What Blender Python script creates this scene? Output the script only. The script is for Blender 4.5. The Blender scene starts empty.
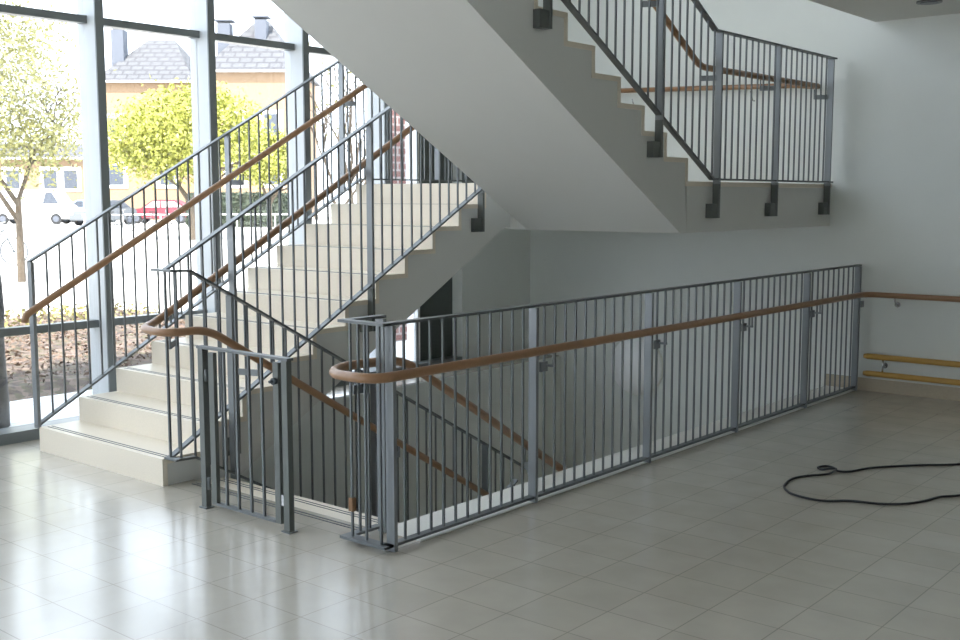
import bpy, bmesh, math, random
from mathutils import Vector, Matrix
random.seed(7)
SC = bpy.context.scene
COL = SC.collection

# ------------------------------------------------------------------ camera, sky, sun, exposure
CX, CY, CZ = -3.3065, -3.2901, 1.5348
YAW, PITCH, ROLL = 0.7003, -0.1116, -0.0008
cam = bpy.data.cameras.new('camera'); camo = bpy.data.objects.new('camera', cam); COL.objects.link(camo)
cam.sensor_width = 36; cam.lens = 1097.23 / 960 * 36; cam.clip_end = 600; cam.clip_start = .05
fw = Vector((math.cos(YAW)*math.cos(PITCH), math.sin(YAW)*math.cos(PITCH), math.sin(PITCH)))
rt = Vector((math.sin(YAW), -math.cos(YAW), 0)); up = rt.cross(fw)
r2 = rt*math.cos(ROLL) + up*math.sin(ROLL); u2 = up*math.cos(ROLL) - rt*math.sin(ROLL)
M = Matrix((( r2.x, u2.x, -fw.x, CX), (r2.y, u2.y, -fw.y, CY), (r2.z, u2.z, -fw.z, CZ), (0, 0, 0, 1)))
camo.matrix_world = M
SC.camera = camo

w = bpy.data.worlds.new('sky'); SC.world = w; w.use_nodes = True
bg = w.node_tree.nodes['Background']
bg.inputs[0].default_value = (0.77, 0.875, 1.0, 1); bg.inputs[1].default_value = 1.0
sun = bpy.data.lights.new('sun', 'SUN'); suno = bpy.data.objects.new('sun', sun); COL.objects.link(suno)
sun.energy = 3.2; sun.angle = math.radians(1.0); sun.color = (1, .95, .86)
suno.rotation_euler = Vector((-0.50, -0.28, 0.82)).to_track_quat('Z', 'Y').to_euler()
SC.view_settings.view_transform = 'Standard'; SC.view_settings.look = 'None'
SC.view_settings.gamma = 1; SC.view_settings.use_curve_mapping = False
SC.view_settings.exposure = 2.4
SC.cycles.max_bounces = 14; SC.cycles.diffuse_bounces = 8; SC.cycles.transparent_max_bounces = 24

# ------------------------------------------------------------------ materials
def mat(name, col, rough=.5, metal=0., noise=0., nscale=20., bump=0., spec=.5, col2=None):
    m = bpy.data.materials.new(name); m.use_nodes = True
    nt = m.node_tree; b = nt.nodes['Principled BSDF']
    b.inputs['Roughness'].default_value = rough; b.inputs['Metallic'].default_value = metal
    b.inputs['Specular IOR Level'].default_value = spec
    tc = nt.nodes.new('ShaderNodeTexCoord'); nz = nt.nodes.new('ShaderNodeTexNoise')
    nz.inputs['Scale'].default_value = nscale; nz.inputs['Detail'].default_value = 4
    nt.links.new(tc.outputs['Object'], nz.inputs['Vector'])
    mx = nt.nodes.new('ShaderNodeMix'); mx.data_type = 'RGBA'
    c2 = col2 if col2 else tuple(c*(1-noise) for c in col)
    c1 = col if col2 else tuple(min(1, c*(1+noise)) for c in col)
    mx.inputs[6].default_value = (*c1, 1); mx.inputs[7].default_value = (*c2, 1)
    nt.links.new(nz.outputs['Fac'], mx.inputs[0]); nt.links.new(mx.outputs[2], b.inputs['Base Color'])
    if bump:
        bp = nt.nodes.new('ShaderNodeBump'); bp.inputs['Strength'].default_value = bump; bp.inputs['Distance'].default_value = .01
        nt.links.new(nz.outputs['Fac'], bp.inputs['Height']); nt.links.new(bp.outputs[0], b.inputs['Normal'])
    return m

PLASTER = mat('white_plaster', (.70, .72, .69), .85, noise=.02, nscale=6, bump=.05)
CONCRETE = mat('painted_concrete', (.63, .63, .60), .8, noise=.008, nscale=8, bump=.05)
STONE = mat('cream_stone', (.74, .665, .55), .38, noise=.10, nscale=140)
PALE_TRIM = mat('pale_trim', (.74, .73, .68), .4, noise=.06, nscale=120)
STEEL = mat('grey_painted_steel', (.125, .136, .14), .40, metal=.2, noise=.05, nscale=12)
FLATM = mat('grey_painted_flat_steel', (.215, .23, .24), .32, metal=.3, noise=.05, nscale=12)
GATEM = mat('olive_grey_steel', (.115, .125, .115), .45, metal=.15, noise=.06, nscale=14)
POSTL = mat('skylit_facade_post', (.50, .52, .53), .3, noise=.03, nscale=6)  # mullion sides: bright skylight put into a paler colour than the facade steel
POSTM = mat('facade_steel', (.155, .17, .17), .35, metal=.0, noise=.04, nscale=6)
DARK = mat('dark_strip', (.06, .07, .08), .6, noise=.1)
YELLOW = mat('yellow_lacquered_wood', (.50, .29, .07), .4, noise=.08, nscale=30)
PANEL = mat('dark_panel', (.085, .10, .092), .6, noise=.1, nscale=10)
LAVENDER = mat('pale_panel', (.55, .58, .66), .5, noise=.03)
WHITE = mat('white_enamel', (.86, .86, .86), .3, noise=.02)
BLACK = mat('black_rubber', (.015, .016, .018), .6, noise=.2)
CHROME = mat('brushed_chrome', (.5, .5, .5), .25, metal=1., noise=.05)
BARK = mat('grey_bark', (.10, .095, .09), .9, noise=.4, nscale=25, bump=.6)
TWIG = mat('brown_bark', (.09, .07, .05), .9, noise=.3, nscale=20)
LEAF = mat('spring_leaves', (.36, .35, .07), .6, nscale=2.0, col2=(.24, .27, .05))
LEAF_PALE = mat('pale_leaves', (.25, .24, .11), .6, nscale=2.0, col2=(.21, .21, .06))
HEDGE = mat('hedge_leaves', (.04, .055, .035), .8, noise=.4, nscale=4)
ORANGE = mat('orange_render', (.27, .185, .115), .9, noise=.04, nscale=1)
HWHITE = mat('house_white', (.72, .72, .70), .7, noise=.02)
GLASSD = mat('dark_pane', (.06, .07, .09), .3, noise=.05)
RED = mat('red_car_paint', (.20, .03, .045), .4, noise=.03)
SILVER = mat('silver_car_paint', (.11, .12, .13), .4, noise=.03)
CWHITE = mat('white_car_paint', (.8, .8, .8), .3, noise=.02)
CBLUE = mat('pale_blue_car_paint', (.30, .38, .45), .3, noise=.02)
LEAD = mat('chimney_lead', (.09, .10, .125), .8, noise=.1)
WHITEWALL = mat('outdoor_white_render', (.75, .75, .76), .9, noise=.02)
CORK = mat('brown_tape', (.22, .12, .06), .8, noise=.2)
GRAVEL = mat('grey_pavement', (.60, .58, .55), .95, noise=.08, nscale=1.2)

def wood():
    m = mat('beech_handrail', (.30, .165, .085), .34, noise=.12, nscale=9)
    return m
WOOD = wood()

def glass():
    m = bpy.data.materials.new('window_glass'); m.use_nodes = True; nt = m.node_tree
    nt.nodes.remove(nt.nodes['Principled BSDF']); out = nt.nodes['Material Output']
    t = nt.nodes.new('ShaderNodeBsdfTransparent'); g = nt.nodes.new('ShaderNodeBsdfGlossy'); mx = nt.nodes.new('ShaderNodeMixShader')
    t.inputs[0].default_value = (.97, .97, .97, 1); g.inputs['Roughness'].default_value = .01; mx.inputs[0].default_value = .05
    nt.links.new(t.outputs[0], mx.inputs[1]); nt.links.new(g.outputs[0], mx.inputs[2]); nt.links.new(mx.outputs[0], out.inputs[0])
    return m
GLASS = glass()

def grid_mat(name, base, var, joint, px, py, jw, rough, axes=('X', 'Y'), off=0., ox=0., oy=0., coat=0., spec=.5):
    """tiles of px by py with thin joints, in object space"""
    m = bpy.data.materials.new(name); m.use_nodes = True; nt = m.node_tree; b = nt.nodes['Principled BSDF']
    N = nt.nodes.new; Lk = nt.links.new
    tc = N('ShaderNodeTexCoord'); sep = N('ShaderNodeSeparateXYZ'); Lk(tc.outputs['Object'], sep.inputs[0])
    cb = N('ShaderNodeCombineXYZ')
    ax = N('ShaderNodeMath'); ax.operation = 'ADD'; ax.inputs[1].default_value = ox + 100*px; Lk(sep.outputs[axes[0]], ax.inputs[0])
    ay = N('ShaderNodeMath'); ay.operation = 'ADD'; ay.inputs[1].default_value = oy + 100*py; Lk(sep.outputs[axes[1]], ay.inputs[0])
    Lk(ax.outputs[0], cb.inputs[0]); Lk(ay.outputs[0], cb.inputs[1])
    br = N('ShaderNodeTexBrick'); br.offset = off; br.inputs['Scale'].default_value = 1
    br.inputs['Brick Width'].default_value = px; br.inputs['Row Height'].default_value = py
    br.inputs['Mortar Size'].default_value = jw; br.inputs['Mortar Smooth'].default_value = .1
    br.inputs['Color1'].default_value = (*base, 1); br.inputs['Color2'].default_value = (*var, 1); br.inputs['Mortar'].default_value = (*joint, 1)
    Lk(cb.outputs[0], br.inputs['Vector'])
    nz = N('ShaderNodeTexNoise'); nz.inputs['Scale'].default_value = 5; nz.inputs['Detail'].default_value = 8; Lk(tc.outputs['Object'], nz.inputs['Vector'])
    mr = N('ShaderNodeMapRange'); mr.inputs[1].default_value = .3; mr.inputs[2].default_value = .7; mr.inputs[3].default_value = .94; mr.inputs[4].default_value = 1.04
    Lk(nz.outputs['Fac'], mr.inputs[0])
    mx = N('ShaderNodeMix'); mx.data_type = 'RGBA'; mx.blend_type = 'MULTIPLY'; mx.inputs[0].default_value = 1
    Lk(br.outputs['Color'], mx.inputs[6]); Lk(mr.outputs[0], mx.inputs[7]); Lk(mx.outputs[2], b.inputs['Base Color'])
    rr = N('ShaderNodeMapRange'); rr.inputs[3].default_value = rough*.85; rr.inputs[4].default_value = rough*1.25; Lk(nz.outputs['Fac'], rr.inputs[0]); Lk(rr.outputs[0], b.inputs['Roughness'])
    b.inputs['Specular IOR Level'].default_value = spec
    b.inputs['Coat Weight'].default_value = coat; b.inputs['Coat Roughness'].default_value = .17
    return m
TILE = grid_mat('floor_tiles', (.485, .445, .38), (.455, .42, .355), (.32, .295, .255), .2565, .2785,   .0024, .2, ox=-.012, spec=.6, coat=.5)
BRICK = grid_mat('red_brick', (.20, .10, .09), (.17, .085, .075), (.30, .26, .25), .24, .08, .012, .9, axes=('X', 'Z'), off=.5)
ROOF = grid_mat('roof_tiles', (.095, .097, .105), (.088, .09, .098), (.06, .06, .068), .8, .5, .07, .9, axes=('X', 'Y'), off=.5)
PAVE = grid_mat('terrace_planks', (.66, .67, .66), (.60, .62, .62), (.33, .35, .36), 3.0, .14, .008, .7, off=.4)

def soil():
    m = bpy.data.materials.new('leafy_soil'); m.use_nodes = True; nt = m.node_tree; b = nt.nodes['Principled BSDF']
    tc = nt.nodes.new('ShaderNodeTexCoord'); v = nt.nodes.new('ShaderNodeTexVoronoi'); v.inputs['Scale'].default_value = 16
    nt.links.new(tc.outputs['Object'], v.inputs['Vector'])
    rp = nt.nodes.new('ShaderNodeValToRGB'); e = rp.color_ramp.elements
    e[0].color = (.045, .03, .025, 1); e[1].color = (.15, .11, .09, 1); e[1].position = .75
    for p, c in ((.3, (.075, .055, .045, 1)), (.55, (.07, .065, .03, 1))):
        k = rp.color_ramp.elements.new(p); k.color = c
    sp = nt.nodes.new('ShaderNodeSeparateColor'); nt.links.new(v.outputs['Color'], sp.inputs[0]); nt.links.new(sp.outputs[0], rp.inputs[0])
    nt.links.new(rp.outputs[0], b.inputs['Base Color']); b.inputs['Roughness'].default_value = 1
    return m
SOIL = soil()
LITTER = mat('dry_leaves', (.17, .115, .08), .9, nscale=9, col2=(.10, .065, .05))
LITTER_Y = mat('yellow_shoots', (.30, .28, .10), .9, noise=.2)

# ------------------------------------------------------------------ mesh helpers
def box(bm, x0, x1, y0, y1, z0, z1):
    v = [bm.verts.new(p) for p in ((x0,y0,z0),(x1,y0,z0),(x1,y1,z0),(x0,y1,z0),(x0,y0,z1),(x1,y0,z1),(x1,y1,z1),(x0,y1,z1))]
    for f in ((0,3,2,1),(4,5,6,7),(0,1,5,4),(1,2,6,5),(2,3,7,6),(3,0,4,7)): bm.faces.new([v[i] for i in f])

def prism(bm, poly, a0, a1, plane='xz'):
    """poly in the plane, extruded along the remaining axis from a0 to a1"""
    def P(u, v, a):
        return (u, a, v) if plane == 'xz' else ((u, v, a) if plane == 'xy' else (a, u, v))
    A = [bm.verts.new(P(u, v, a0)) for u, v in poly]; B = [bm.verts.new(P(u, v, a1)) for u, v in poly]
    bm.faces.new(A); bm.faces.new(B[::-1]); n = len(poly)
    for i in range(n): bm.faces.new((A[i], B[i], B[(i+1) % n], A[(i+1) % n]))

def fillet(pts, r, n=6):
    out = [Vector(pts[0])]
    for i in range(1, len(pts)-1):
        p, a, c = Vector(pts[i]), Vector(pts[i-1]), Vector(pts[i+1])
        u, v = (a-p), (c-p); rr = min(r, u.length*.45, v.length*.45)
        s, e = p + u.normalized()*rr, p + v.normalized()*rr
        for k in range(n+1):
            t = k/n; out.append(s*(1-t)**2 + p*2*t*(1-t) + e*t*t)
    out.append(Vector(pts[-1])); return out

def tube(bm, pts, r, n=12, caps=True):
    pts = [Vector(p) for p in pts]; rings = []
    T0 = (pts[1]-pts[0]).normalized(); ref = Vector((0, 0, 1)) if abs(T0.z) < .9 else Vector((1, 0, 0))
    U = T0.cross(ref).normalized()
    for i, p in enumerate(pts):
        a = pts[max(i-1, 0)]; b = pts[min(i+1, len(pts)-1)]; T = (b-a).normalized()
        U = (U - T*U.dot(T)).normalized(); V = T.cross(U)
        rr = r[i] if isinstance(r, (list, tuple)) else r
        rings.append([bm.verts.new(p + (U*math.cos(2*math.pi*k/n) + V*math.sin(2*math.pi*k/n))*rr) for k in range(n)])
    for A, B in zip(rings, rings[1:]):
        for k in range(n):
            f = bm.faces.new((A[k], A[(k+1) % n], B[(k+1) % n], B[k])); f.smooth = n > 6
    if caps: bm.faces.new(rings[0][::-1]); bm.faces.new(rings[-1])

def flat(bm, p, q, wy, th, side=Vector((0, 1, 0))):
    """flat bar from p to q, wy wide along side, th thick"""
    p, q = Vector(p), Vector(q); T = (q-p).normalized(); S = (side - T*side.dot(T)).normalized(); N = T.cross(S)
    v = []
    for c in (p, q):
        for s, n in ((-1, -1), (1, -1), (1, 1), (-1, 1)): v.append(bm.verts.new(c + S*s*wy/2 + N*n*th/2))
    for f in ((0,3,2,1),(4,5,6,7),(0,1,5,4),(1,2,6,5),(2,3,7,6),(3,0,4,7)): bm.faces.new([v[i] for i in f])

def obj(name, bm, m, parent=None, label=None, kind=None):
    me = bpy.data.meshes.new(name)
    bmesh.ops.recalc_face_normals(bm, faces=bm.faces[:]); bm.to_mesh(me); bm.free()
    me.materials.append(m); o = bpy.data.objects.new(name, me); COL.objects.link(o)
    if parent: o.parent = parent
    if label: o['label'] = label
    if kind: o['kind'] = kind
    return o
def rebase(o, base):
    """put the object's origin at base without moving its mesh in the world"""
    o.data.transform(Matrix.Translation(-Vector(base))); o.location = base
    return o
def BM(): return bmesh.new()
def boxobj(name, b, m, parent=None, label=None, kind=None):
    bm = BM()
    for q in (b if isinstance(b[0], (tuple, list)) else [b]): box(bm, *q)
    return obj(name, bm, m, parent, label, kind)
def thing(name, label, cat, loc=(0, 0, 0), rotz=0, group=None):
    o = bpy.data.objects.new(name, None); o.empty_display_size = .1; COL.objects.link(o)
    o.location = loc; o.rotation_euler = (0, 0, rotz); o['label'] = label; o['category'] = cat
    if group: o['group'] = group
    return o
def tag(o, label, cat, group=None, kind=None):
    o['label'] = label; o['category'] = cat
    if group: o['group'] = group
    if kind: o['kind'] = kind
    return o
def struct(name, b, m, label, cat):
    o = boxobj(name, b, m) if not isinstance(b, bpy.types.Object) else b
    return tag(o, label, cat, kind='structure')

# ------------------------------------------------------------------ key dimensions
L = 5.284                     # far wall
R, T = 0.14854, 0.26638       # riser, tread
XS = -0.022                   # first riser of the flight that goes up by the window
YL, YR = 2.978, 1.694
X2, Y2, Y2L = 2.983, 0.269, 1.50
ZL = 11*R                     # mid landing
SL = R/T
XE = .175                     # edge of the opening where the flight down begins
YG = 3.30                     # inner face of the glazed wall

# ------------------------------------------------------------------ structure
struct('floor', [(-7.5, L, -6, .25, -.30, 0), (-7.5, XE, .25, YG+.2, -.30, 0), (XE, L, 2.94, YG+.2, -.30, 0)], TILE,
       'pale stone tiled hall floor around the stair opening', 'floor')
struct('trim_1', [(XE, L, -.012, .252, .0005, .004)], PALE_TRIM, 'paler border strip laid on the floor under the long guard railing', 'floor trim')  # thin strip, paler than the tiles around it
struct('wall_far', [(L, L+.3, -6.3, YG+.3, -3.6, 6.3)], PLASTER, 'white plaster far wall behind the stair landing and guard railing', 'wall')
struct('wall_window_end', [(4.26, L, YG, YG+.3, -.3, 6.3)], PLASTER, 'white wall pier closing the end of the glazed wall', 'wall')
struct('wall_stairwell', [(-1.3, L, 2.955, 3.2, -3.6, -.31), (.62, L, 2.925, 2.939, -3.6, -.006)], PLASTER, 'plain wall of the stairwell below the window ledge', 'wall')
struct('wall_below_hall', [(-1.3, L, 0.0, .25, -3.6, -.30)], PLASTER, 'stairwell wall under the edge of the hall floor', 'wall')
struct('wall_basement_end', [(-1.6, -1.3, 0, 3.2, -3.6, -.30)], PLASTER, 'end wall of the lower stairwell', 'wall')
struct('floor_basement', [(-1.6, L, 0, 3.2, -3.75, -3.6)], TILE, 'tiled floor at the bottom of the stairwell', 'floor')
struct('wall_near', [(-7.5, L, -6.3, -6, -.3, .8), (-7.5, L, -6.3, -6, 2.5, 6.3), (-7.5, -6.9, -6.3, -6, .8, 2.5), (-4.0, L, -6.3, -6, .8, 2.5)], PLASTER, 'white wall of the hall behind the camera', 'wall')
struct('wall_left', [(-7.8, -7.5, -6.3, YG+.3, -.3, .1), (-7.8, -7.5, -6.3, YG+.3, 2.7, 3.6), (-7.8, -7.5, -6.3, YG+.3, 5.9, 6.3), (-7.8, -7.5, -6.3, -.5, .1, 5.9), (-7.8, -7.5, 3.2, YG+.3, .1, 5.9)], PLASTER, 'white end wall of the hall', 'wall')
struct('ceiling', [(-7.5, L, -6, -.037, 2.874, 3.24), (-7.5, .045, -.037, 1.66, 2.874, 3.24)], CONCRETE, 'plain grey hall ceiling ending at the stair void', 'ceiling')
struct('ceiling_upper', [(-7.5, L, -6, YG+.3, 6.1, 6.3)], PLASTER, 'white roof ceiling above the stair void', 'ceiling')
struct('baseboard_far', [(L-.014, L, -6, .25, 0, .10)], mat('beige_skirting', (.42, .36, .27), .5, noise=.1, nscale=80), 'beige stone skirting along the far wall', 'baseboard')

# glazed wall: one bay after another, posts .877 apart
posts = [.68 + .877*k for k in range(-9, 4)]
for i, x in enumerate(posts + [4.16]):
    if i == len(posts): break
    x1 = posts[i+1] if i+1 < len(posts) else 4.288
    o = bpy.data.objects.new('window_%d' % (i+1), None); COL.objects.link(o); o.location = (x, YG, 0)
    tag(o, ['tall glazed bay of the window wall beside the stair', 'glazed bay of the window wall, %s from the far wall' %
        ('first second third fourth fifth sixth seventh eighth ninth tenth eleventh twelfth thirteenth'.split()[len(posts)-1-i])][1], 'window', kind='structure')
    xt = 3.77 if i == len(posts)-1 else x1-.028
    def loc(b): return [(a[0]-x, a[1]-x, a[2]-YG, a[3]-YG, a[4], a[5]) for a in b]
    mu = boxobj('mullion', loc([(x-.028, x+.028, YG+.012, YG+.22, 0, 6.1)]), POSTL, o)
    boxobj('backlit_face', loc([(x-.029, x+.029, YG-.002, YG+.012, 0, 6.1)]), POSTM, mu, 'inner mullion face, backlit shade put into the colour')  # sheet over the mullion's inner face, its backlit shade painted as darker steel
    boxobj('transom', loc([(x+.028, xt, YG+.10, YG+.18, .665, .715)]), POSTM, o)
    boxobj('transom', loc([(x+.028, xt, YG+.10, YG+.18, 2.665, 2.715)]), POSTM, o)
    boxobj('transom', loc([(x+.028, xt, YG+.10, YG+.18, 4.6, 4.65)]), POSTM, o)
    boxobj('sill', loc([(x+.028, x1-.028, YG, YG+.18, 0, .07)]), POSTM, o)
    top = x1 - .028
    if i == len(posts)-1:
        boxobj('infill_panel', loc([(3.80, 4.26, YG+.12, YG+.16, .07, 6.1)]), PANEL, o, 'dark infill panel')
        boxobj('cover_strip', loc([(3.77, 3.80, YG+.10, YG+.16, .07, 6.1)]), WHITE, o, 'white cover strip')
        top = 3.77
    for z0, z1 in ((.07, .665), (.715, 2.665), (2.715, 4.6), (4.65, 6.1)):
        boxobj('pane', loc([(x+.028, top, YG+.135, YG+.143, z0, z1)]), GLASS, o)

def side_window(name, label, along, f, a0, a1, z0, z1, n):
    # glazed opening of n lights in a wall across y (along='x') or x (along='y')
    o = bpy.data.objects.new(name, None); COL.objects.link(o); tag(o, label, 'window', kind='structure')
    o.location = (a0, f, z0) if along == 'x' else (f, a0, z0)
    def bx_(u0, u1, d0, d1, w0, w1): return (u0, u1, d0, d1, w0, w1) if along == 'x' else (d0, d1, u0, u1, w0, w1)
    W_, H_ = a1-a0, z1-z0
    fr = [bx_(0, W_, -.04, .04, 0, .06), bx_(0, W_, -.04, .04, H_-.06, H_)]
    for k in range(n+1): c = W_*k/n; fr.append(bx_(max(0, c-.03), min(W_, c+.03), -.04, .04, .06, H_-.06))
    boxobj('frame', fr, POSTM, o)
    for k in range(n): boxobj('pane', bx_(W_*k/n+.03, W_*(k+1)/n-.03, -.004, .004, .06, H_-.06), GLASS, o)
side_window('window_14', 'added tall window, out of view, at the near end of the hall, lower storey', 'y', -7.6, -.5, 3.2, .1, 2.7, 5)  # assumed end glazing, unseen, added to let in daylight from that side
side_window('window_15', 'added tall window, out of view, at the near end of the hall, upper storey', 'y', -7.6, -.5, 3.2, 3.6, 5.9, 5)  # unseen upper glazing, added for more daylight from the same end
side_window('window_16', 'added band window, out of view, in the hall wall behind the camera', 'x', -6.15, -6.9, -4.0, .8, 2.5, 3)  # unseen window, added to brighten the faces turned towards the near wall

# ------------------------------------------------------------------ stairs
def flight(name, label, x0, sgn, n0, n1, y0, y1, soffit, zero, close):
    """x0 first riser, sgn +1/-1 direction of climb, risers n0..n1 counted from zero height"""
    t = thing(name, label, 'staircase', (x0, (y0+y1)/2, zero+(n0-1)*R))
    def S(x): return x - x0
    z_b = -(zero+(n0-1)*R)
    # concrete body
    poly = []
    for k in range(n0, n1+1):
        i = k-n0; xr = x0 + sgn*(i*T + .03)
        za, zb = zero + (k-1)*R - (.0 if k == n0 else .03), zero + k*R - .03
        poly += [(xr, za), (xr, zb)]
    xe = x0 + sgn*((n1-n0+1)*T if close is None else abs(close-x0))
    if close is not None: xe = close
    poly.append((xe, zero + n1*R - .03))
    poly += soffit
    bm = BM(); prism(bm, [(S(u), v + z_b) for u, v in poly], y0-(y0+y1)/2, y1-(y0+y1)/2)
    obj('concrete_flight', bm, CONCRETE, t)
    for k in range(n0, n1+1):
        i = k-n0; xr = sgn*(i*T); z = (k-n0+1)*R
        last = k == n1
        dx = T + .03 if not last else max(abs(xe - x0) - i*T, .05)
        bm = BM(); e = .0
        a0, a1 = sorted((xr, xr+sgn*dx)); b0, b1 = sorted((xr, xr+sgn*.03))
        pr = [(xr, z-R), (xr, z), (xr+sgn*dx, z), (xr+sgn*dx, z-.03), (xr+sgn*.03, z-.03), (xr+sgn*.03, z-R)]
        prism(bm, pr, y0-(y0+y1)/2-.004, y1-(y0+y1)/2+.004)
        st = obj('step', bm, STONE, t)
        bm = BM()
        for d in (.035, .06):
            c0, c1 = sorted((xr+sgn*d, xr+sgn*(d+.007)))
            box(bm, c0, c1, y0-(y0+y1)/2+.03, y1-(y0+y1)/2-.03, z-.002, z+.0015)
        obj('anti_slip_strip', bm, DARK, st, 'dark anti-slip strips')
    return t
def sof(x): return 1.316 + .5634*(x-2.888)
flight('stair_flight', 'cream stone stair flight rising beside the window wall', XS, 1, 1, 11, YR, YL,
       [(2.95, 1.604), (2.95, 1.316), (2.888, 1.316), (.30, sof(.30)), (.30, -.02), (XS+.06, -.02)][0:5] + [(XE, sof(XE)), (XE, 0.0)], 0, 2.95)
flight('stair_flight', 'upper stair flight crossing overhead, seen with its smooth grey underside', X2, -1, 12, 22, Y2, Y2L,
       [(.05, 3.24), (.05, 2.874), (.122, 2.874), (2.904, 1.303), (2.983, 1.303)], 0, .05)
ZD = -11*R
flight('stair_flight', 'lower stair flight going down behind the small gate', X2, -1, 1, 11, Y2, 1.60,
       [(XE+.001, -.04), (XE+.001, -.3), (2.75, -1.93), (2.98, -1.93)], ZD, XE+.001)
# landings
bm = BM(); box(bm, 0, .42, -.03, 0, 0, 2.6)
for k in range(5): box(bm, .02+.095*k, .045+.095*k, -.045, -.03, .02, 2.58)
o = tag(rebase(obj('wall_panel', bm, PANEL), (0, 0, 0)), 'dark slatted panel on the wall at landing level beside the window end', 'panel'); o.location = (4.261, YG, ZL+.02)
ld = thing('stair_landing', 'mid landing slab at the top of the window side flight', 'landing', (4.1, 1.6, ZL))
bm = BM()
prism(bm, [(2.951-4.1, 1.506-1.6), (2.951-4.1, 2.985-1.6), (L-.002-4.1, 2.985-1.6), (L-.002-4.1, Y2-1.6), (2.984-4.1, Y2-1.6), (2.984-4.1, 1.506-1.6)], 1.303-ZL, -.031, 'xy')
obj('concrete_slab', bm, CONCRETE, ld)
bm = BM()
prism(bm, [(2.951-4.1, 1.506-1.6), (2.951-4.1, 2.989-1.6), (L-.002-4.1, 2.989-1.6), (L-.002-4.1, Y2-.006-1.6), (2.954-4.1, Y2-.006-1.6), (2.954-4.1, 1.506-1.6)], -.03, 0, 'xy')
obj('stone_topping', bm, STONE, ld, 'cream stone paving of the landing')
ll = thing('stair_landing', 'lower landing at the foot of the flight going down', 'landing', (4.1, 1.6, ZD))
boxobj('concrete_slab', (2.99-4.1, L-.002-4.1, .26-1.6, 2.92-1.6, -.3, -.03), CONCRETE, ll)
boxobj('stone_topping', (2.99-4.1, L-.002-4.1, .26-1.6, 2.92-1.6, -.03, 0), STONE, ll)
bm = BM()
for d in (.035, .06): box(bm, XE-d-.007, XE-d, .27, 1.62, -.001, .0022)
tag(obj('anti_slip_strip', bm, DARK), 'pair of dark anti-slip lines at the edge of the flight down', 'anti-slip strip')

# ------------------------------------------------------------------ railings
BAL = .0098
def zat(path, x):
    P = sorted(path)
    for (a, za), (b, zb) in zip(P, P[1:]):
        if a-1e-6 <= x <= b+1e-6: return za + (zb-za)*(x-a)/(b-a)
    return P[0][1] if x < P[0][0] else P[-1][1]
def rail(parent, base, y, path, xs, posts=(), h=1.0, foot=0., footy=0, pw=.04, footside=-1, botfrom=None):
    """railing in the plane y: bottom rail along path, top rail h above, balusters at xs"""
    B = Vector(base)
    def v(x, yy, z): return Vector((x, yy, z)) - B
    for nm, dz in (('bottom_rail', 0), ('top_rail', h)):
        bm = BM()
        for (a, za), (b, zb) in zip(path, path[1:]): flat(bm, v(a, y, za+dz), v(b, y, zb+dz), .04, .012)
        obj(nm, bm, STEEL, parent)
    for x in xs:
        z = zat(path, x); bm = BM(); p = v(x, y, z)
        box(bm, p.x-BAL/2, p.x+BAL/2, p.y-BAL/2, p.y+BAL/2, p.z, p.z+h)
        obj('baluster', bm, STEEL, parent)
    for x in posts:
        z = zat(path, x); bm = BM(); p = v(x, y, z)
        box(bm, p.x-.009, p.x+.009, p.y-.024, p.y+.024, p.z-(.03 if foot > .1 else foot), p.z+h-.006)
        po = obj('post', bm, FLATM, parent)
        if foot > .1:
            bm = BM(); box(bm, p.x-.0095, p.x+.0095, p.y-.024, p.y+.024, p.z-foot, p.z-.03)  # same steel as the post; shade below the slab painted as a darker colour
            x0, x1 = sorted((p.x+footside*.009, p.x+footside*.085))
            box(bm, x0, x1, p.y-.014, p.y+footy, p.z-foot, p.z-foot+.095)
            obj('shade_dark_foot', bm, GATEM, po, 'bolted foot and lower post, shade put into the colour')
def bracket(parent, base, px, py, pz, hx, hy, hz):
    """plate from the post (px,py) to under the handrail (hx,hy,hz)"""
    B = Vector(base); bm = BM()
    flat(bm, Vector((px, py, hz-.075))-B, Vector((hx, hy, hz-.075))-B, .035, .008, side=Vector((0, 0, 1)) )
    tube(bm, [Vector((hx, hy, hz-.09))-B, Vector((hx, hy, hz-.015))-B], .006, 8)
    obj('handrail_bracket', bm, FLATM, parent)
def handrail(parent, base, pts, r=.0215, fr=.09):
    bm = BM(); tube(bm, [p-Vector(base) for p in fillet(pts, fr)], r, 14)
    return obj('handrail', bm, WOOD, parent, 'warm brown beech handrail')
def spread(a, b, n): return [a + (b-a)*(k+1)/(n+1) for k in range(n)]

# 1 long guard railing of the hall, with its return at the near corner
base = (0, 0, 0)
g = thing('guard_railing', 'long grey steel guard railing along the stair opening, ending at the far wall', 'railing', base)
px = [0, 1.01, 2.10, 3.187, 4.266]
bx = []
for a, b in zip(px, px[1:] + [5.225]): bx += spread(a, b, 11 if b < 5.2 else 9)
rail(g, base, 0, [(-.04, .028), (5.25, .028)], bx, [], h=.97)
for x, wd in zip(px + [5.225], [.045, .04, .04, .04, .04, .05]):
    bm = BM(); box(bm, x-.010, x+.010, -.026, .022, 0, .99); obj('post', bm, FLATM, g)
boxobj('post', (.165, .185, .205, .255, 0, .99), FLATM, g)
bm = BM(); box(bm, -.062, -.018, -.02, .26, .992, 1.004); box(bm, -.018, .20, .22, .26, .992, 1.004); obj('top_rail', bm, STEEL, g)
bm = BM(); box(bm, -.068, -.012, -.02, .26, .022, .034); box(bm, -.012, .16, .22, .26, .022, .034); obj('bottom_rail', bm, STEEL, g)
for x, y in ((-.04, .205), (-.04, .115), (-.04, .025), (.04, .24), (.10, .24)):
    boxobj('baluster', (x-BAL/2, x+BAL/2, y-BAL/2, y+BAL/2, .03, .995), STEEL, g)
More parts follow.
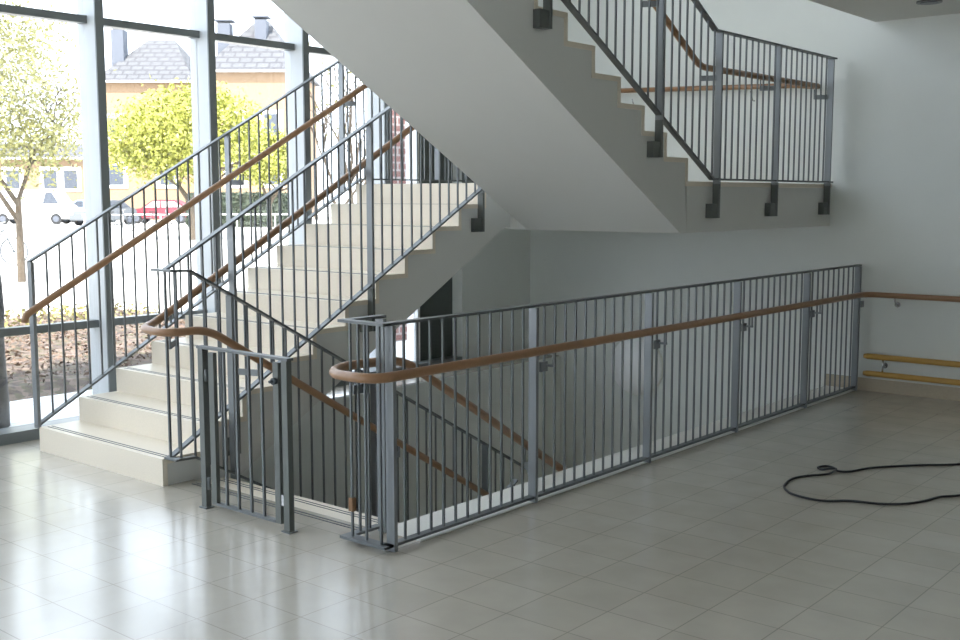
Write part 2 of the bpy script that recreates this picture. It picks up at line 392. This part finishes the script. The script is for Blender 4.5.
boxobj('tape_wrap', (-.052, -.028, .193, .217, .15, .21), CORK, g, 'brown tape stuck on one bar')
hr_pts = [(1.72, .30, -.035), (.38, .30, .775), (.0, .30, .785), (-.175, .19, .785), (-.175, -.075, .785), (5.205, -.075, .775), (5.205, -5.8, .775)]
handrail(g, base, hr_pts, fr=.12)
for x in px[1:] + [5.225]:
    B = BM(); box(B, x+.02, x+.075, -.034, -.022, .665, .715); box(B, x+.060, x+.075, -.08, -.022, .69, .702); tube(B, [(x+.067, -.075, .69), (x+.067, -.075, .765)], .006, 8)
    obj('handrail_bracket', B, FLATM, g)
B = BM(); box(B, .02, .09, .25, .262, .66, .70); tube(B, [(.08, .30, .695), (.08, .30, .77)], .006, 8); box(B, .07, .09, .25, .305, .69, .70); obj('handrail_bracket', B, STEEL, g)
B = BM(); box(B, 1.30, 1.35, .25, .262, .05, .11); flat(B, (1.33, .26, .08), (1.33, .30, .08), .04, .01, Vector((0, 0, 1))); tube(B, [(1.33, .30, .08), (1.33, .30, .19)], .006, 8); obj('handrail_bracket', B, STEEL, g)
for y in (-.30, -1.6, -2.9, -4.2):
    B = BM(); tube(B, fillet([(L-.004, y, .70), (L-.04, y, .69), (5.205, y, .76)], .03), .006, 8); tube(B, [(L-.008, y, .70), (L, y, .70)], .022, 12); obj('wall_bracket', B, CHROME, g)

# 2 railing between the two flights: up along the window flight, down along the other
base = (0.0, 1.66, 0)
m = thing('stair_railing', 'stair railing on the open side of the window flight, joined to the one going down', 'railing', base)
up_path = [(.01, .155), (3.2, .155 + SL*3.19)]
ux = [.072 + .0908*k for k in range(0, 32)]
PU = [.45, 1.515, 2.59]
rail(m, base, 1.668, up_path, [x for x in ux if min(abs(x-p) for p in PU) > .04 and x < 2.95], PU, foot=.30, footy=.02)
dn_path = [(3.0, .15 - SL*2.88), (.12, .15), (.01, .155)]
dx_ = [.035] + [.125 + .0908*k for k in range(0, 31)]
PD = [.375, 1.46, 2.55]
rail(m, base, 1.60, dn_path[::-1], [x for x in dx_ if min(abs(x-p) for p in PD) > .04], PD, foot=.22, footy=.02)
bm = BM(); box(bm, -.01, .03, 1.58-1.66, 1.76-1.66, 1.149, 1.161); obj('top_rail', bm, STEEL, m)
bm = BM(); box(bm, -.01, .03, 1.58-1.66, 1.69-1.66, .149, .161); obj('bottom_rail', bm, STEEL, m)
boxobj('baluster', (.004, .016, 1.654-1.66, 1.666-1.66, .155, 1.155), STEEL, m)
handrail(m, base, [(3.1, 1.75, .905 + SL*3.12-.03), (-.0, 1.75, .905-.03), (-.13, 1.67, .86), (-.14, 1.44, .855), (.10, 1.43, .855), (2.78, 1.43, .855-.60*2.68)], fr=.10)
for x in (PU[0], PU[1]): bracket(m, base, x, 1.668, 0, x+.05, 1.75, .875 + SL*(x+.05+.02))
for x in PD: bracket(m, base, x, 1.60, 0, x+.05, 1.43, .855 - .60*(x+.05-.10))
bracket(m, base, .02, 1.60, 0, -.08, 1.50, .855)

# 3 window side railing of the first flight, level over the landing
base = (0.0, 3.0, .14)
s = thing('stair_railing', 'grey steel stair railing in front of the window wall with a handrail', 'railing', base)
XT = 2.70
pathL = [(-.03, .152), (XT, .152 + SL*(XT+.03)), (5.26, .152 + SL*(XT+.03))]
lx = [-.005 + .0862*k for k in range(1, 61)]
PL = [-.03, 1.445, 2.52, 3.6, 4.7]
rail(s, base, 3.0, pathL, [x for x in lx if min(abs(x-p) for p in PL) > .035 and x < 5.24], [1.445, 2.52, 3.6, 4.7], foot=.0)
boxobj('post', (-.03, -.01, -.024, .024, .0, 1.01), FLATM, s)
handrail(s, base, [(-.125, 2.90, .80), (-.115, 2.90, .845), (2.76, 2.90, 2.43), (5.1, 2.90, 2.43)], fr=.05)
for x in PL[1:3]: bracket(s, base, x, 3.0, 0, x+.05, 2.90, .825 + .564*(x+.05+.075))

# 4 upper flight and landing railing, with the handrail running on along the far wall
base = (3.3, Y2, ZL)
u = thing('stair_railing', 'railing of the upper flight and mid landing, flat posts bolted to the slab edge', 'railing', base)
pathU = [(.20, 1.65+SL*3.05), (3.25, 1.65), (5.20, 1.65)]
PUU = [.34, 1.43, 2.57, 3.315, 4.19, 5.13]
ub = [5.13 - .0898*k for k in range(1, 56)]
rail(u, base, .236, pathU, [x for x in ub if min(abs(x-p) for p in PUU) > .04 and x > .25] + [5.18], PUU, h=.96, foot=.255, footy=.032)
handrail(u, base, [(.3, .34, 2.385+SL*2.95), (3.25, .34, 2.385), (5.19, .34, 2.40), (5.205, .55, 2.425), (5.205, 2.85, 2.51)], fr=.08)
for x in PUU[2:]: bracket(u, base, x, .236, 0, x-.06, .34, 2.385 + (SL*(3.25-x) if x < 3.2 else 0))
for y in (.95, 2.1):
    B = BM(); tube(B, [p-Vector(base) for p in fillet([(L-.004, y, 2.33), (L-.04, y, 2.33), (5.205, y, 2.405)], .03)], .006, 8); obj('wall_bracket', B, CHROME, u)

# 5 lower landing: railing of the flight below
base = (3.0, 1.70, ZD)
lo = thing('stair_railing', 'end of a lower stair railing showing at the bottom of the stairwell', 'railing', base)
rail(lo, base, 1.69, [(3.02, ZD+.06), (.9, ZD+.06-SL*2.12)], [3.0 - .09*k for k in range(0, 23)], [2.5], foot=.0)

# ------------------------------------------------------------------ gate
base = (-.11, .86, 0)
gt = thing('gate', 'small grey steel child gate standing between two posts before the flight down', 'gate', base)
def gb(nm, y0, y1, z0, z1, w=.02, m_=STEEL, x=0, label=None): return boxobj(nm, (x-w, x+w, y0-.86, y1-.86, z0, z1), m_, gt, label)
gb('post', 1.165, 1.203, 0, .80, .015, GATEM); gb('post', .535, .573, 0, .805, .015, GATEM)
boxobj('base_plate', [(-.025, .025, 1.155-.86, 1.213-.86, 0, .006)], STEEL, gt); boxobj('base_plate', [(-.025, .025, .525-.86, .583-.86, 0, .006)], STEEL, gt)
leaf = gb('gate_leaf', 1.085, 1.125, .03, .785, .011, GATEM)
bm = BM(); box(bm, -.011, .011, .60-.86, .638-.86, .03, .785); obj('leaf_stile', bm, GATEM, gt)
gb('top_rail', .525, 1.21, .80, .812, .018); gb('bottom_rail', .638, 1.085, .03, .042, .014)
for y in (1.015, .922, .826, .731): gb('baluster', y-.006, y+.006, .042, .80, .006)
for z in (.10, .64): 
    bm = BM(); tube(bm, [(-.010, 1.145-.86, z), (-.010, 1.145-.86, z+.06)], .008, 10); obj('hinge', bm, STEEL, gt)
bm = BM(); tube(bm, [(-.014, .615-.86, .70), (-.032, .615-.86, .70)], .016, 14); tube(bm, [(-.03, .615-.86, .70), (-.05, .615-.86, .70)], .007, 10); obj('latch', bm, DARK, gt, 'dark round latch')
boxobj('latch_plate', [(-.01, .01, .575-.86, .595-.86, .12, .17)], CHROME, gt)

# ------------------------------------------------------------------ fittings on the far wall and ceiling
base = (L, -.6, 0)
b = thing('bumper_rail', 'pair of yellow wooden bumper rails low on the far wall, right of the guard railing', 'wall rail', base)
for z in (.283, .146):
    bm = BM(); tube(bm, [(-.05, .53, z), (-.05, .50, z), (-.05, -5.1, z)], [.017, .023, .023], 12); obj('rail_bar', bm, YELLOW, b, 'yellow lacquered wooden bar')
for y in (.38, -.9, -2.2, -3.5):
    bm = BM(); tube(bm, [(-.002, y, .215), (-.05, y, .215)], .008, 8); tube(bm, [(-.05, y, .15), (-.05, y, .28)], .008, 8); tube(bm, [(-.008, y, .215), (0, y, .215)], .024, 12)
    obj('wall_bracket', bm, CHROME, b)

lp = thing('wall_lamp', 'round white dome lamp on the far wall behind the guard railing', 'lamp', (L, 2.05, -.01))
bm = BM(); prof = [(0, .265), (-.02, .27), (-.06, .255), (-.10, .20), (-.125, .12), (-.135, .0)]; rings = []
for x, r in prof[:-1]: rings.append([bm.verts.new((x, r*math.cos(2*math.pi*k/40), r*math.sin(2*math.pi*k/40))) for k in range(40)])
c = bm.verts.new((-.135, 0, 0))
for A, B in zip(rings, rings[1:]):
    for k in range(40): bm.faces.new((A[k], A[(k+1) % 40], B[(k+1) % 40], B[k])).smooth = True
for k in range(40): bm.faces.new((rings[-1][k], rings[-1][(k+1) % 40], c)).smooth = True
obj('lamp_shade', bm, WHITE, lp)
bm = BM(); tube(bm, [(0, 0, 0), (-.018, 0, 0)], .278, 40); obj('lamp_ring', bm, PALE_TRIM, lp)

dl = thing('ceiling_lamp', 'small recessed round lamp in the hall ceiling', 'lamp', (4.62, -.66, 2.874))
bm = BM(); tube(bm, [(0, 0, 0), (0, 0, -.012)], .085, 28); obj('lamp_ring', bm, POSTM, dl)
bm = BM(); tube(bm, [(0, 0, -.012), (0, 0, -.016)], .06, 28); obj('lamp_lens', bm, GLASSD, dl)

# cable lying on the floor
cp = [(3.9, -1.62), (3.5, -1.55), (3.201, -1.418), (3.048, -1.271), (2.932, -1.17), (2.776, -1.056), (2.625, -1.0), (2.593, -0.944), (2.653, -0.891), (2.657, -0.842), (2.598, -0.825), (2.568, -0.861), (2.575, -0.905), (2.586, -0.935), (2.493, -0.928), (2.373, -0.853), (2.262, -0.821), (2.12, -0.846), (2.044, -0.881), (1.975, -0.951), (1.947, -1.05), (1.958, -1.135), (2.039, -1.232), (2.082, -1.368), (2.163, -1.464), (2.283, -1.522), (2.408, -1.556), (2.503, -1.626), (2.9, -1.85), (3.1, -2.2)]
def catmull(P, n=8):
    out = []
    for i in range(len(P)-1):
        p0, p1, p2, p3 = [Vector(P[max(0, min(len(P)-1, j))]) for j in (i-1, i, i+1, i+2)]
        for k in range(n):
            t = k/n; out.append(.5*((2*p1) + (p2-p0)*t + (2*p0-5*p1+4*p2-p3)*t*t + (-p0+3*p1-3*p2+p3)*t**3))
    out.append(Vector(P[-1])); return out
bm = BM(); tube(bm, catmull([(x, y, .0065 + (.010 if 12 <= i <= 13 else 0)) for i, (x, y) in enumerate(cp)]), .0062, 8)
tag(rebase(obj('power_cable', bm, BLACK), (2.3, -1.0, 0)), 'thin black cable lying in a loop on the hall floor', 'cable')

# ------------------------------------------------------------------ outdoors
D2 = Vector((.7646, .6444, 0)); R2 = Vector((.6444, -.7646, 0)); RZ = math.atan2(R2.y, R2.x)
def W(px, d, z=0):
    p = Vector((CX, CY, 0)) + D2*d + R2*((px-480)*d/1090.); return Vector((p.x, p.y, z))
struct('ground', [(-60, 140, YG+.22, 140, -.32, -.02)], GRAVEL, 'pale sunlit ground outside the window wall', 'ground')
struct('terrace', [(-9, 12, YG+.22, 4.72, -.02, -.004)], PAVE, 'light planked terrace strip outside the window wall', 'terrace')
# planting bed
bm = BM(); nx, ny = 60, 24; vs = []
for j in range(ny+1):
    row = []
    for i in range(nx+1):
        x = -6 + 10.9*i/nx; y = 4.74 + (10.3-4.74)*j/ny + (.35*math.sin(x*1.3) + .2*math.sin(x*3.7))*(j/ny)
        e = min(i, nx-i, j, ny-j)
        row.append(bm.verts.new((x, y, -.015 if e == 0 else .03+random.random()*.05)))
    vs.append(row)
for j in range(ny):
    for i in range(nx): bm.faces.new((vs[j][i], vs[j][i+1], vs[j+1][i+1], vs[j+1][i]))
bed = tag(obj('planting_bed', bm, SOIL), 'brown soil planting bed beyond the terrace', 'flower bed')
def scatter(name, m_, n, fn, size, label, cat, flatn=False):
    vv, ff = [], []
    for k in range(n):
        p = Vector(fn()); a = Vector((random.gauss(0, 1), random.gauss(0, 1), random.gauss(0, .35 if flatn else 1))).normalized()
        b_ = Vector((random.gauss(0, 1), random.gauss(0, 1), random.gauss(0, .35 if flatn else 1))); b_ = (b_ - a*b_.dot(a)).normalized()
        s_ = size*(.6+.8*random.random()); i = len(vv)
        vv += [p-a*s_, p-b_*s_*.5, p+a*s_, p+b_*s_*.5]; ff.append((i, i+1, i+2, i+3))
    me = bpy.data.meshes.new(name); me.from_pydata(vv, [], ff); me.materials.append(m_)
    o = bpy.data.objects.new(name, me); COL.objects.link(o)
    return o
o = scatter('leaf_litter', LITTER, 14000, lambda: (random.uniform(-3, 4.8), 4.9+5.2*random.random(), .07+random.random()*.05), .022, '', '', True)
tag(o, 'dry brown leaves strewn over the planting bed', 'leaves', kind='stuff')
o = scatter('ground_shoots', LITTER_Y, 1800, lambda: (random.uniform(-3, 4.8), 7.4+2.6*random.random()**.5, .08+random.random()*.10), .035, '', '')
tag(o, 'yellow green shoots coming up at the back of the planting bed', 'plants', kind='stuff')

# trunk close to the glass
bm = BM(); pts = []; rs = []
for k in range(26):
    z = -.02 + k*.2; pts.append((.11 + .018*math.sin(z*2.7), 3.92 + .015*math.cos(z*3.1), z)); rs.append(.115 + .03*math.exp(-z*3) + .008*math.sin(z*9) - z*.006)
tube(bm, pts, rs, 18)
tn = thing('tree', 'grey barked slender tree trunk standing just outside the glass at the left edge', 'tree', (.11, 3.92, -.02))
o = obj('trunk', bm, BARK, tn); o.data.transform(Matrix.Translation((-.11, -3.92, .02)))
bm = BM(); tube(bm, [(0, 0, 5.0), (.3, .2, 5.6), (.8, .5, 6.1)], [.06, .04, .02], 8); tube(bm, [(0, 0, 4.9), (-.3, .3, 5.7), (-.5, .7, 6.4)], [.06, .04, .02], 8); obj('branch', bm, BARK, tn)

def grow(bm, p, d, ln, r, lvl, tips, spread_=.6):
    q = p + d*ln; jt = .0 if ln > .95 else .05
    mid = p + d*ln*.5 + Vector((random.gauss(0, jt), random.gauss(0, jt), 0))*ln
    tube(bm, [p, mid, q], [r, r*.85, r*.7], 6 if lvl > 1 else 5)
    if lvl == 0: tips.append(q); return
    for k in range(random.choice((2, 3, 3))):
        nd = (d + Vector((random.gauss(0, spread_), random.gauss(0, spread_), random.gauss(.1, spread_*.6)))).normalized()
        grow(bm, p + d*ln*random.uniform(.65, 1), nd, ln*random.uniform(.62, .85), r*.62, lvl-1, tips, spread_)
def tree(name, label, loc, h, r, lvl, leafm, nleaf, ext, lsize, ctr, barkm=TWIG, blob=0, group=None, spread_=.6):
    t = thing(name, label, 'tree', loc, RZ, group); tips = []; bm = BM()
    grow(bm, Vector((0, 0, 0)), Vector((0, 0, 1)), h, r, lvl, tips, spread_); obj('trunk', bm, barkm, t)
    if nleaf:
        cl = []
        for k in range(blob):
            while True:
                v = Vector([random.uniform(-1, 1) for _ in range(3)])
                if v.length < .82: break
            cl.append(v)
        def f():
            if blob:
                c_ = random.choice(cl); v = c_ + Vector([random.gauss(0, .15) for _ in range(3)])
                return (ctr[0]+v.x*ext[0], ctr[1]+v.y*ext[1], ctr[2]+v.z*ext[2])
            q_ = random.choice(tips); return q_ + Vector([random.gauss(0, ext[0]) for _ in range(3)])
        fo = scatter('foliage', leafm, nleaf, f, lsize, '', ''); fo.parent = t
    return t
tree('tree', 'round bright yellow-green tree beyond the second and third bay, by the parked red car', W(196, 40, 0), 1.5, .16, 3, LEAF, 17000, (3.25, 2.4, 1.85), .085, (-.35, 0, 3.8), blob=85)
tree('tree', 'second yellow-green tree crown, right of the parked red car', W(272, 47, 0), 1.4, .13, 3, LEAF, 9000, (1.7, 1.5, 1.4), .085, (0, 0, 3.4), blob=35)
tree('tree', 'pale budding tree with open branches behind the left window bay', W(24, 20, 0), 1.5, .075, 5, LEAF_PALE, 13000, (1.9, 1.5, 1.9), .042, (-.3, 0, 3.3), spread_=.6, blob=130)
tree('tree', 'thin leafless tree outside the bay next to the landing', W(352, 14, 0), 1.1, .05, 5, LEAF_PALE, 350, (.1, .1, .1), .03, (0, 0, 0), spread_=.32)

# hedge, street rail
hd = scatter('foliage', HEDGE, 9000, lambda: (random.uniform(-3.2, 2.6), random.uniform(-.5, .5), random.uniform(.05, 1.75)), .14, '', '')
h_ = thing('hedge', 'dark green clipped hedge across the street', 'hedge', W(252, 58, -.02), RZ); hd.parent = h_
boxobj('stem_core', (-3.1, 2.5, -.42, .42, 0, 1.6), HEDGE, h_)
fr_ = thing('street_fence', 'low grey tubular fence in front of the parked cars', 'fence', W(160, 52, -.02), RZ)
bm = BM(); tube(bm, [(-3.5, 0, .75), (9.5, 0, .75)], .035, 8); obj('rail', bm, HWHITE, fr_)
for k in range(8):
    bm = BM(); tube(bm, [(-3.4+k*1.8, 0, 0), (-3.4+k*1.8, 0, .75)], .03, 8); obj('post', bm, HWHITE, fr_)

def bicycle(px, d, label, ang=0., dark=DARK):
    t = thing('bicycle', label, 'bicycle', W(px, d, -.02), RZ+ang)
    for sx in (0, 1.02):
        bm = BM(); n = 28
        tube(bm, [(sx+.31*math.cos(2*math.pi*k/n), 0, .33+.31*math.sin(2*math.pi*k/n)) for k in range(n+1)], .018, 6, caps=False)
        for k in range(9):
            a = 2*math.pi*k/9; tube(bm, [(sx, 0, .33), (sx+.3*math.cos(a), 0, .33+.3*math.sin(a))], .004, 4)
        tube(bm, [(sx, -.03, .33), (sx, .03, .33)], .03, 10)
        obj('wheel', bm, dark, t)
    bm = BM()
    for a, b_ in (((0, 0, .33), (.17, 0, .82)), ((.17, 0, .82), (.78, 0, .80)), ((.78, 0, .80), (.46, 0, .30)), ((.46, 0, .30), (.17, 0, .82)), ((.78, 0, .86), (1.02, 0, .33)), ((0, 0, .33), (.46, 0, .30))):
        tube(bm, [a, b_], .016, 8)
    obj('frame', bm, dark, t)
    boxobj('saddle', (.04, .28, -.06, .06, .87, .92), BLACK, t)
    bm = BM(); tube(bm, [(.17, 0, .8), (.16, 0, .88)], .014, 8); obj('seat_post', bm, CHROME, t)
    bm = BM(); tube(bm, [(.78, 0, .84), (.77, 0, .98)], .014, 8); tube(bm, [(.75, -.25, 1.0), (.77, 0, .98), (.75, .25, 1.0)], .012, 8); obj('handlebar', bm, CHROME, t)
bicycle(-27, 25, 'bicycle parked outside at the left edge, one spoked wheel showing')
bicycle(152, 50, 'bicycle leaning by the street fence in front of the red car', .25)
bicycle(112, 50, 'bicycle by the street fence in front of the silver car', -.2)

def car(px, d, paint, label, ln=4.1, hgt=1.42, ang=0., van=False):
    t = thing('car', label, 'car', W(px, d, -.02), RZ+ang, 'parked cars')
    h = ln/2; bm = BM()
    if van: prof_ = [(-h, .3), (-h, 1.1), (-h+.25, 1.9), (h-.9, 2.05), (h-.35, 1.15), (h, 1.0), (h, .3)]
    else: prof_ = [(-h, .28), (-h, .72), (-h+.12, .82), (-h+1.05, .92), (h-.55, .98), (h-.08, .92), (h, .70), (h, .28)]
    prism(bm, prof_, -.82, .82); bmesh.ops.bevel(bm, geom=bm.edges[:], offset=.05, segments=2, affect='EDGES'); obj('body', bm, paint, t)
    if not van:
        bm = BM(); prism(bm, [(-h+.95, .90), (-h+1.65, hgt-.05), (-h+1.9, hgt), (h-1.1, hgt-.02), (h-.35, .95)], -.68, .68); obj('roof', bm, paint, t)
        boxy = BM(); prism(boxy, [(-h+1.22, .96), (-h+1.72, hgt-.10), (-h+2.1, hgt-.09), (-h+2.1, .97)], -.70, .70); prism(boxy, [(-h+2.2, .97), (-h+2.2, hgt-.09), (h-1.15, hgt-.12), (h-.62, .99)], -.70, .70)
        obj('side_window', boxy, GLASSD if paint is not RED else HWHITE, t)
    else:
        boxy = BM(); prism(boxy, [(h-1.5, 1.2), (h-1.3, 1.85), (h-.95, 1.85), (h-.55, 1.2)], -.84, .84); obj('side_window', boxy, GLASSD, t)
    for sx in (-h+.75, h-.75):
        for sy in (-.76, .76):
            bm = BM(); tube(bm, [(sx, sy-.09, .31), (sx, sy+.09, .31)], .31, 20); wh = obj('wheel', bm, BLACK, t)
            bm = BM(); tube(bm, [(sx, sy-.10, .31), (sx, sy+.10, .31)], .18, 16); obj('hub_cap', bm, LEAD, wh)
    bm = BM(); box(bm, -h-.02, -h+.05, -.7, -.45, .6, .74); box(bm, -h-.02, -h+.05, .45, .7, .6, .74); obj('headlight', bm, HWHITE, t)
car(166, 66, RED, 'red hatchback parked beyond the street fence')
car(108, 62, SILVER, 'silver grey car parked left of the red hatchback', ang=1.2, ln=3.8)
car(92, 69.5, CBLUE, 'pale blue car half hidden by the first mullion', ang=-.1)
car(40, 65, CWHITE, 'white van parked behind the pale tree', ln=4.6, van=True)

# houses
def house(px0, px1, d, eave, ridge, label, wins, dep=9., hip=2.2, chim=()):
    k = d/1090.; a0, a1 = (px0-480)*k, (px1-480)*k; mid = (px0+px1)/2; wd = (a1-a0)
    t = thing('house', label, 'house', W(mid, d, -.02), RZ); hw = wd/2
    boxobj('wall', (-hw, hw, 0, dep, 0, eave), ORANGE, t, 'orange rendered wall')
    bm = BM(); o_ = .35
    v = [bm.verts.new(p) for p in ((-hw-o_, -o_, eave), (hw+o_, -o_, eave), (hw+o_, dep+o_, eave), (-hw-o_, dep+o_, eave), (-hw+hip, dep/2, ridge), (hw-hip, dep/2, ridge))]
    for f in ((0, 1, 5, 4), (2, 3, 4, 5), (1, 2, 5), (3, 0, 4), (3, 2, 1, 0)): bm.faces.new([v[i] for i in f])
    obj('roof', bm, ROOF, t, 'grey tiled hipped roof')
    boxobj('gutter', (-hw-o_, hw+o_, -o_-.1, -o_, eave-.02, eave+.12), HWHITE, t)
    for (cx_, cy_, z0, z1, s_) in chim:
        c_ = boxobj('chimney', (cx_*k-mid*k-s_, cx_*k-mid*k+s_, cy_-.5, cy_+.5, z0, z1), LEAD, t)
        boxobj('chimney_cap', (cx_*k-mid*k-s_-.15, cx_*k-mid*k+s_+.15, cy_-.6, cy_+.6, z1+.15, z1+.25), LEAD, c_)
    for (wx, z, w_, h_) in wins:
        c = (wx-mid)*k
        f = boxobj('window', (c-w_/2-.3, c+w_/2+.3, -.06, .02, z-.25, z+h_+.25), HWHITE, t, 'white framed window')
        boxobj('pane', (c-w_/2, c+w_/2, -.08, -.05, z, z+h_), GLASSD, f)
    return t
house(-60, 98, 80, 4.3, 5.6, 'low orange rendered house behind the pale tree at the left', [(x, 2.2, .95, 1.3) for x in (-20, 20, 57, 77)])
house(106, 198, 75, 9.2, 12.6, 'orange rendered house with grey tiled roof seen through the second bay',
      [(x, z, .95, 1.3) for z in (2.4, 5.6) for x in (122, 172)], chim=((118, 2.5, 10, 13.0, .42),))
house(212, 300, 72, 9.55, 13.4, 'orange rendered house with two chimneys on the right, seen through the third bay',
      [(x, z, .95, 1.3) for z in (2.4, 5.6) for x in (240, 276)], hip=2.4, chim=((223, 2.8, 10, 13.0, .42), (259, 3.2, 11, 13.3, .38)))

# brick pier and white wall outside the last bay
bp_ = thing('brick_pier', 'reddish brick pier outside the bay next to the landing', 'pier', (5.17, 5.0, -.02))
boxobj('masonry', (-.125, .125, 0, .3, 0, 6.5), BRICK, bp_)
ww = thing('garden_wall', 'white rendered wall outside, right of the brick pier', 'wall', (6.2, 5.3, -.02))
boxobj('render', (-.85, .9, 0, .25, 0, 6.5), WHITEWALL, ww)
